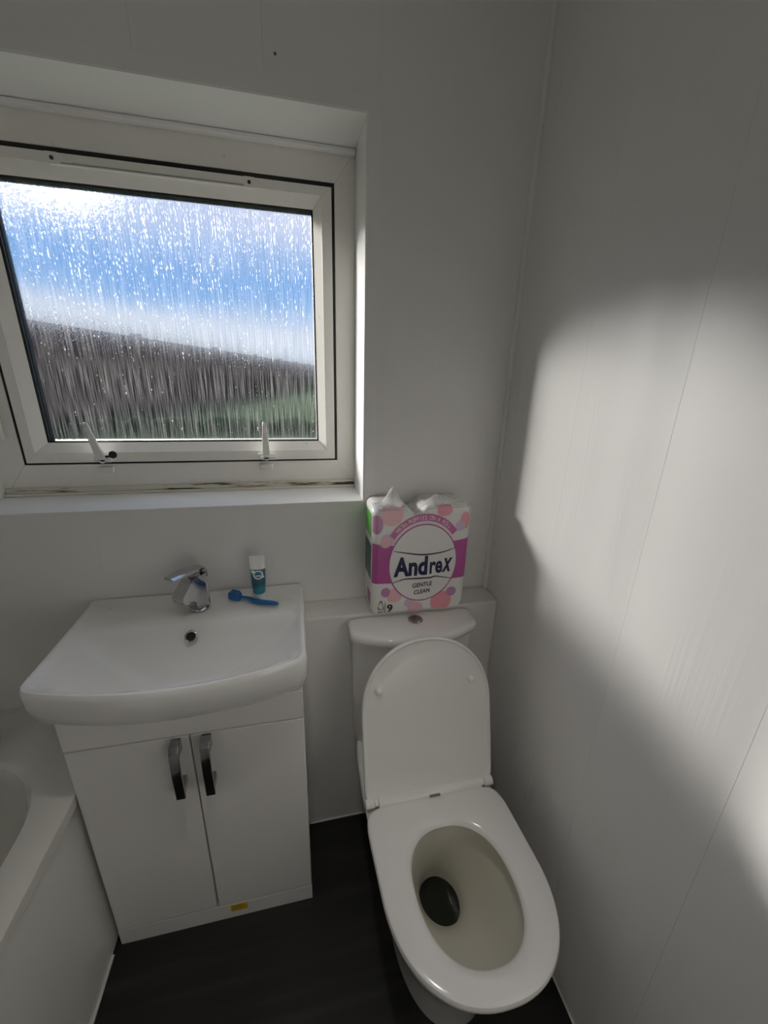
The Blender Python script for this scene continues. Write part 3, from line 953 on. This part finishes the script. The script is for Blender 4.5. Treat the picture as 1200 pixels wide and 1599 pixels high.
cl = MB().loft([cpoly(.187, -.159, -.220, .8055), cpoly(.193, -.165, -.228, .810), cpoly(.1945, -.167, -.231, .819), cpoly(.1945, -.167, -.231, .828), cpoly(.192, -.1645, -.2285, .835), cpoly(.187, -.160, -.223, .8385), cpoly(.176, -.15, -.213, CLZ)])
obj('cistern_lid', cl, M_CERAM, ci, smooth=45)
fb = MB().lathe((-0.291, -.131, CLZ - .001), [(.0225, 0), (.0225, .003), (.019, .005), (.017, .004)], 32)
obj('button_rim', fb, M_CHROME, ci, smooth=40)
for s0, s1 in ((0.08, PI - .08), (PI + .08, 2 * PI - .08)):
    ring_ = [(-0.291 + .0165 * math.cos(s0 + (s1 - s0) * k / 16 + PI / 2), -.131 + .0165 * math.sin(s0 + (s1 - s0) * k / 16 + PI / 2)) for k in range(17)]
    obj('flush_button', MB().loft([[(x, y, CLZ + .0025) for x, y in ring_], [(x, y, CLZ + .0050) for x, y in ring_]]), M_CHROME, ci, bevel=0.0006)

# ------------------------------------------------------------------ bath
BZ, BXE = 0.583, -1.1645
ba = thing('bathtub', (-1.5, -0.9, 0), 'white acrylic bathtub with dark rounded well along the left side', 'bathtub')
bpoly = round_poly([(XL + .002, -.0015), (BXE, -.0015), (BXE, YF + .002), (XL + .002, YF + .002)], [.003, .003, .003, .003], 3)
wpoly = round_poly([(-1.80, -0.175), (-1.250, -0.175), (-1.250, -1.70), (-1.80, -1.70)], [.22, .22, .22, .22], 12)
b0 = (-1.512, -0.6)
bwang = angles_for(bpoly, b0, 200)
def bat(poly, z, ins=0.0, sc=1.0):
    res = []
    for th in bwang:
        R_ = poly_radius(poly, b0, th) * sc - ins
        res.append((b0[0] + R_ * math.cos(th), b0[1] + R_ * math.sin(th), z))
    return res
tb = MB().loft([bat(bpoly, BZ - .036, .014), bat(bpoly, BZ - .034, .004), bat(bpoly, BZ - .003, 0), bat(bpoly, BZ - .0008, .001), bat(bpoly, BZ, .004), bat(wpoly, BZ - .0008, -.026), bat(wpoly, BZ - .004, -.012), bat(wpoly, BZ - .014, -.003), bat(wpoly, BZ - .03, .002), bat(wpoly, BZ - .06, .008), bat(wpoly, .30, .030), bat(wpoly, .19, .060), bat(wpoly, .160, .10), bat(wpoly, .155, .2)], False, True)
obj('tub', tb, M_BATH, ba, smooth=24)
box('bath_panel', (-1.190, YF + .003, 0.0), (-1.178, -.0025, BZ - .030), M_BPANEL, ba, bevel=0.001)
box('rim_seal', (XL + .003, -.006, BZ), (BXE, -.0012, BZ + .005), M_SEAL, ba)
box('floor_seal', (-1.1775, YF + .003, 0), (-1.172, VY - .02, 0.006), M_SEAL, ba)
bt = thing('bath_tap', (-1.462, -.112, BZ), 'dark chrome tap on the bath rim at the left edge', 'tap')
obj('flange', MB().lathe((-1.462, -.112, BZ - .0005), [(.030, 0), (.030, .006), (.024, .010), (.021, .011)], 28), M_CHROMED, bt, smooth=40)
obj('pillar', MB().lathe((-1.462, -.112, BZ + .010), [(.019, 0), (.018, .05), (.021, .055), (.021, .075), (.012, .08)], 28), M_CHROMED, bt, smooth=40)
obj('spout', MB().tube([(-1.462, -.112, BZ + .055), (-1.462, -.165, BZ + .062), (-1.462, -.205, BZ + .055), (-1.462, -.215, BZ + .04)], [.014, .013, .012, .012], 18), M_CHROMED, bt, smooth=60)
obj('cross_head', MB().tube([(-1.492, -.112, BZ + .096), (-1.432, -.112, BZ + .096)], .008, 14).tube([(-1.462, -.142, BZ + .096), (-1.462, -.082, BZ + .096)], .008, 14).lathe((-1.462, -.112, BZ + .088), [(.013, 0), (.013, .016), (.004, .020)], 18), M_CHROMED, bt, smooth=40)

# ------------------------------------------------------------------ toilet roll pack on the ledge
PKX0, PKX1, PKZ0, PKZ1, PKYF, PKYB = -0.424, -0.133, LZ + .0015, 1.196, -0.112, -0.003
M_WRAP = mat('white_wrap', (0.80, 0.78, 0.76), 0.28, 0.5)
_n = noise(M_WRAP, (25, 25, 25), 3.0)
bump(M_WRAP, _n.outputs['Fac'], 0.25, 0.004)
def pm(name, c, r=0.3):
    return mat(name, c, r, 0.5)
M_BAND = pm('purple_print', (0.42, 0.085, 0.29))
M_BANNER = pm('magenta_print', (0.52, 0.12, 0.32))
M_PINK = pm('pink_print', (0.74, 0.30, 0.36))
M_PINK2 = pm('pale_pink_print', (0.76, 0.44, 0.48))
M_LILAC = pm('lilac_print', (0.50, 0.23, 0.42))
M_LILAC2 = pm('pale_lilac_print', (0.60, 0.47, 0.60))
M_WHITEP = pm('white_print', (0.80, 0.785, 0.77))
M_NAVY = pm('navy_print', (0.012, 0.014, 0.06))
M_INK = pm('black_print', (0.015, 0.015, 0.02))
M_GREEN = pm('green_print', (0.12, 0.42, 0.07))
M_DKGREEN = pm('dark_green_print', (0.01, 0.08, 0.06))
pk = thing('toilet_roll_pack', ((PKX0 + PKX1) / 2, -.055, PKZ0), 'pink and white nine-roll toilet paper pack standing above the cistern', 'toilet paper')
PCX, PCZ, PHW, PHH = (PKX0 + PKX1) / 2, (PKZ0 + PKZ1) / 2, (PKX1 - PKX0) / 2, (PKZ1 - PKZ0) / 2
def front_y(x, z):
    """the bulging front of the pack: three stacked rows of three rolls push the film out a little"""
    u_, v_ = (x - PCX) / PHW, (z - PCZ) / PHH
    b = .002 * math.cos(.5 * PI * u_)
    b += .003 * math.cos(.5 * PI * v_)
    e = max(0, abs(u_) - .90) / .10
    e2 = max(0, abs(v_) - .93) / .07
    return PKYF - b + .012 * e * e + .012 * e2 * e2
NX, NZ = 36, 44
def corner(x, z):
    """rounded corners of the pack outline"""
    u_, v_ = (x - PCX) / PHW, (z - PCZ) / PHH
    r = .022
    dx, dz_ = PHW - abs(x - PCX), PHH - abs(z - PCZ)
    if dx < r and dz_ < r:
        ax_, az_ = 1 - dx / r, 1 - dz_ / r
        k_ = max(ax_, az_) / max(1e-6, math.hypot(ax_, az_))
        nx, nz_ = ax_ * k_, az_ * k_
        x = PCX + math.copysign(PHW - r + r * nx, u_)
        z = PCZ + math.copysign(PHH - r + r * nz_, v_)
    return x, z
def dip(x, z):
    """the gathered film pulls the top down in the middle"""
    k_ = max(0.0, (z - 1.145) / (PKZ1 - 1.145))
    return .030 * k_ * k_ * math.exp(-((x + .298) / .020) ** 2)
vs_, fs = [], []
for j in range(NZ + 1):
    for i in range(NX + 1):
        x, z = PKX0 + (PKX1 - PKX0) * i / NX, PKZ0 + (PKZ1 - PKZ0) * j / NZ
        y = front_y(x, z)
        x, z = corner(x, z)
        vs_.append((x, y, z - dip(x, z)))
nfv = len(vs_)
for j in range(NZ + 1):
    for i in range(NX + 1):
        x, y, z = vs_[j * (NX + 1) + i]
        vs_.append((x, PKYB, z))
def idx(i, j, b=0):
    return b * nfv + j * (NX + 1) + i
for j in range(NZ):
    for i in range(NX):
        fs.append((idx(i, j), idx(i + 1, j), idx(i + 1, j + 1), idx(i, j + 1)))
        fs.append((idx(i, j, 1), idx(i, j + 1, 1), idx(i + 1, j + 1, 1), idx(i + 1, j, 1)))
for i in range(NX):
    fs.append((idx(i, 0), idx(i, 0, 1), idx(i + 1, 0, 1), idx(i + 1, 0)))
    fs.append((idx(i, NZ), idx(i + 1, NZ), idx(i + 1, NZ, 1), idx(i, NZ, 1)))
for j in range(NZ):
    fs.append((idx(0, j), idx(0, j + 1), idx(0, j + 1, 1), idx(0, j, 1)))
    fs.append((idx(NX, j), idx(NX, j, 1), idx(NX, j + 1, 1), idx(NX, j + 1)))
obj('wrap', MB().add(vs_, fs), M_WRAP, pk, smooth=50)
# photo pixels measured on the pack -> pack front coordinates
def pq(px, py):
    return (-.375 + (px - 608) * .00196, 1.148 - (py - 815) * .00208 - (px - 660) * .00013)
def print_mesh(name, pts2, faces, layer, m, parent=pk):
    vs2 = []
    for x, z in pts2:
        x = min(max(x, PKX0 + .001), PKX1 - .001)
        z = min(max(z, PKZ0 + .002), PKZ1 - .002)
        y = front_y(x, z)
        x, z = corner(x, z)
        vs2.append((x, y - .0004 - .00035 * layer, z))
    o = obj(name, MB().add(vs2, faces), m, parent)
    return o
def print_grid(name, fn, nu, nv, layer, m):
    pts = [fn(i / nu, j / nv) for j in range(nv + 1) for i in range(nu + 1)]
    fcs = [(j * (nu + 1) + i, j * (nu + 1) + i + 1, (j + 1) * (nu + 1) + i + 1, (j + 1) * (nu + 1) + i) for j in range(nv) for i in range(nu)]
    return print_mesh(name, pts, fcs, layer, m)
def print_disc(name, px, py, rx, ry, layer, m, r0=0.0, a0=0.0, a1=2 * PI, nu=48, nv=6):
    cx, cz = pq(px, py)
    return print_grid(name, lambda u_, v_: (cx + rx * (r0 + (1 - r0) * v_) * math.cos(a0 + (a1 - a0) * u_), cz + ry * (r0 + (1 - r0) * v_) * math.sin(a0 + (a1 - a0) * u_)), nu, nv, layer, m)
P = .00196
print_disc('dot_print', 611, 806, 16 * P, 17 * P, 0, M_PINK2)
print_disc('dot_print', 589, 821, 9 * P, 14 * P, 0, M_LILAC)
print_disc('dot_print', 605, 843, 10 * P, 10 * P, 0, M_LILAC2)
print_disc('dot_print', 602, 846, 8 * P, 8 * P, 1, M_PINK2)
print_disc('dot_print', 689, 798, 12 * P, 9 * P, 0, M_PINK)
print_disc('dot_print', 722, 812, 8 * P, 13 * P, 0, M_PINK)
print_disc('dot_print', 715, 820, 8 * P, 8 * P, 1, M_LILAC2)
print_disc('dot_print', 618, 927, 12 * P, 12 * P, 2, M_PINK2)
print_disc('dot_print', 604, 922, 7 * P, 8 * P, 3, M_LILAC)
print_disc('dot_print', 642, 940, 8 * P, 8 * P, 0, M_LILAC2)
print_disc('dot_print', 652, 949, 12 * P, 11 * P, 1, M_PINK2)
print_disc('dot_print', 693, 939, 17 * P, 18 * P, 0, M_PINK)
print_disc('dot_print', 709, 923, 8 * P, 8 * P, 1, M_LILAC)
# band, ring, banner
def band(u_, v_):
    x = PKX0 + .001 + (PKX1 - PKX0 - .002) * u_
    zt = 1.088 - .012 * (1 - (2 * u_ - 1) ** 2) + .004 * u_
    zb_ = .964 - .004 * math.sin(PI * u_)
    return (x, zb_ + (zt - zb_) * v_)
print_grid('band_print', band, 40, 12, 1, M_BAND)
CCX, CCY, CRX, CRY = 660, 877, 53.5 * P, 59.5 * .00208
print_disc('banner_print', CCX, CCY, CRX * 1.22, CRY * 1.24, 2, M_BANNER, r0=.86, a0=math.radians(40), a1=math.radians(143), nv=3)
print_disc('ring_print', CCX, CCY, CRX, CRY, 3, M_BAND, nv=8)
print_disc('circle_print', CCX, CCY, CRX * .965, CRY * .97, 4, M_WHITEP, nv=8)
def stroke(pts, w0, layer, m, name='line_print'):
    """thin curved line through pixel points"""
    q = [pq(*p_) for p_ in pts]
    n_ = 24
    def cr_(t_):
        i = min(int(t_ * (len(q) - 1)), len(q) - 2)
        f = t_ * (len(q) - 1) - i
        p0, p1, p2, p3 = q[max(i - 1, 0)], q[i], q[i + 1], q[min(i + 2, len(q) - 1)]
        return tuple(.5 * ((2 * b) + (-a + c) * f + (2 * a - 5 * b + 4 * c - d) * f * f + (-a + 3 * b - 3 * c + d) * f ** 3) for a, b, c, d in zip(p0, p1, p2, p3))
    def fn(u_, v_):
        x, z = cr_(u_)
        x2, z2 = cr_(min(u_ + .01, 1)); x1, z1 = cr_(max(u_ - .01, 0))
        l_ = math.hypot(x2 - x1, z2 - z1) or 1
        o_ = (v_ - .5) * w0 * (.35 + .65 * math.sin(PI * u_))
        return (x - (z2 - z1) / l_ * o_, z + (x2 - x1) / l_ * o_)
    return print_grid(name, fn, n_, 1, layer, m)
stroke([(614, 858), (635, 861), (660, 863), (690, 859), (710, 852)], .0045, 5, M_NAVY)
stroke([(614, 907), (632, 901), (650, 900), (672, 899), (682, 897), (708, 901)], .0050, 5, M_NAVY)

def text_mesh(body, size, bold=0.0, shear=0.0, sx_=1.0):
    cu = bpy.data.curves.new('lettering', 'FONT')
    cu.body = body
    cu.size = size
    cu.offset = bold * size
    cu.shear = shear
    cu.resolution_u = 4
    to = bpy.data.objects.new('lettering_tmp', cu)
    COL.objects.link(to)
    dg = bpy.context.evaluated_depsgraph_get()
    me = bpy.data.meshes.new_from_object(to.evaluated_get(dg))
    pts = [(v_.co.x * sx_, v_.co.y) for v_ in me.vertices]
    fcs = [tuple(p_.vertices) for p_ in me.polygons]
    bpy.data.objects.remove(to)
    bpy.data.curves.remove(cu)
    bpy.data.meshes.remove(me)
    return pts, fcs
def lettering(name, body, p0, p1, height, m, layer, bold=0.0, shear=0.0):
    """text from pixel p0 (baseline left) to p1 (baseline right) with the given cap height in metres"""
    pts, fcs = text_mesh(body, 1.0, bold, shear)
    xs_ = [p_[0] for p_ in pts]
    caph = max(p_[1] for p_ in pts)
    x0_, x1_ = min(xs_), max(xs_)
    a, b = pq(*p0), pq(*p1)
    ux, uz = b[0] - a[0], b[1] - a[1]
    out_ = []
    for x, y in pts:
        f = (x - x0_) / (x1_ - x0_)
        h = y / caph * height
        out_.append((a[0] + ux * f, a[1] + uz * f + h))
    return print_mesh(name, out_, fcs, layer, m)
lettering('brand_lettering', 'And', (615, 896), (667, 892.7), .0590, M_NAVY, 6, 0.040)
lettering('brand_lettering', 're', (670.5, 892), (690.5, 889.8), .0370, M_NAVY, 6, 0.030)
lettering('brand_lettering', 'x', (690, 889.5), (706, 888), .0430, M_NAVY, 6, 0.026, 0.25)
lettering('lettering', 'GENTLE', (645, 915), (676, 911), .0140, M_INK, 6, 0.022)
lettering('lettering', 'CLEAN', (648, 926), (673, 922), .0140, M_INK, 6, 0.022)
lettering('roll_count', '9', (607, 953.6), (616, 953.2), .0250, M_INK, 3, 0.025)
lettering('lettering', 'ROLLS', (606, 957.6), (617, 957.2), .0052, M_INK, 3, 0.015)
lettering('lettering', 'FSC', (593, 956), (601.5, 955.7), .0062, M_INK, 3, 0.015)
stroke([(604, 937), (604, 948), (603.5, 960)], .0022, 3, M_INK)
# tick-tree mark
stroke([(592.5, 945), (595, 949.5), (598, 949.5)], .0028, 3, M_INK)
stroke([(594, 944), (597.5, 936), (600.5, 944)], .0028, 3, M_INK)
stroke([(600.8, 943.5), (601.2, 949), (598, 950)], .0028, 3, M_INK)
# arched lettering on the banner
word = 'WITH PUPPIES ON A ROLL'
cx0, cz0 = pq(CCX, CCY)
for k, ch in enumerate(word):
    if ch == ' ':
        continue
    th = math.radians(131 - (131 - 52) * k / (len(word) - 1))
    pts, fcs = text_mesh(ch, .0175, 0.005)
    mid_ = (min(p_[0] for p_ in pts) + max(p_[0] for p_ in pts)) / 2
    rx_, ry_ = CRX * 1.085, CRY * 1.10
    bx0, bz0 = cx0 + rx_ * math.cos(th), cz0 + ry_ * math.sin(th)
    nx_, nz_ = math.cos(th) / rx_, math.sin(th) / ry_
    l_ = math.hypot(nx_, nz_); nx_, nz_ = nx_ / l_, nz_ / l_
    out_ = [(bx0 + nx_ * y + nz_ * (x - mid_) * .8, bz0 + nz_ * y - nx_ * (x - mid_) * .8) for x, y in pts]
    print_mesh('letter', out_, fcs, 4, M_WHITEP)
# printed left side of the pack
def side_print(name, z0, z1, y0, y1, m):
    vs3 = [(PKX0 - .0005, y0, z0), (PKX0 - .0005, y1, z0), (PKX0 - .0005, y1, z1), (PKX0 - .0005, y0, z1)]
    obj(name, MB().add(vs3, [(0, 1, 2, 3)]), m, pk)
side_print('side_print', 1.100, 1.170, -.098, -.008, M_GREEN)
side_print('side_print', 0.968, 1.078, -.098, -.008, M_DKGREEN)
side_print('side_print', 0.885, 0.925, -.098, -.05, M_BAND)
# gathered clear film on top
M_FILM = bpy.data.materials.new('clear_film')
M_FILM.use_nodes = True
f_ = M_FILM
fb_ = bsdf(f_)
fb_.inputs['Base Color'].default_value = (0.85, 0.85, 0.85, 1)
fb_.inputs['Roughness'].default_value = 0.15
fb_.inputs['Specular IOR Level'].default_value = 0.8
fb_.inputs['Alpha'].default_value = 0.32
def film_top(x):
    pts = [(-0.426, 1.203), (-0.395, 1.202), (-0.375, 1.232), (-0.363, 1.248), (-0.352, 1.232), (-0.335, 1.200), (-0.305, 1.172), (-0.296, 1.170), (-0.28, 1.190), (-0.245, 1.216), (-0.228, 1.222), (-0.20, 1.212), (-0.17, 1.203), (-0.133, 1.199)]
    for (xa, za), (xb_, zb_) in zip(pts, pts[1:]):
        if xa <= x <= xb_:
            return za + (zb_ - za) * (x - xa) / (xb_ - xa)
    return 1.2
vs4, fs4 = [], []
nfx, nfy = 60, 6
for i in range(nfx + 1):
    x = PKX0 + .002 + (PKX1 - PKX0 - .004) * i / nfx
    for j in range(nfy + 1):
        v_ = j / nfy
        zb2 = 1.186 - .034 * math.exp(-((x + .298) / .020) ** 2)
        z = zb2 + (max(film_top(x), zb2 + .004) - zb2) * v_
        yb_ = -.1140 + .030 * v_ + .0022 * math.sin(x * 300 + j * .9) * v_
        vs4.append((x, yb_, z))
for i in range(nfx):
    for j in range(nfy):
        a = i * (nfy + 1) + j
        fs4.append((a, a + nfy + 1, a + nfy + 2, a + 1))
flm = obj('film_crest', MB().add(vs4, fs4), M_FILM, pk, smooth=30)
sm = flm.modifiers.new('thickness', 'SOLIDIFY')
sm.thickness = 0.0006

print('objects', len(bpy.data.objects))
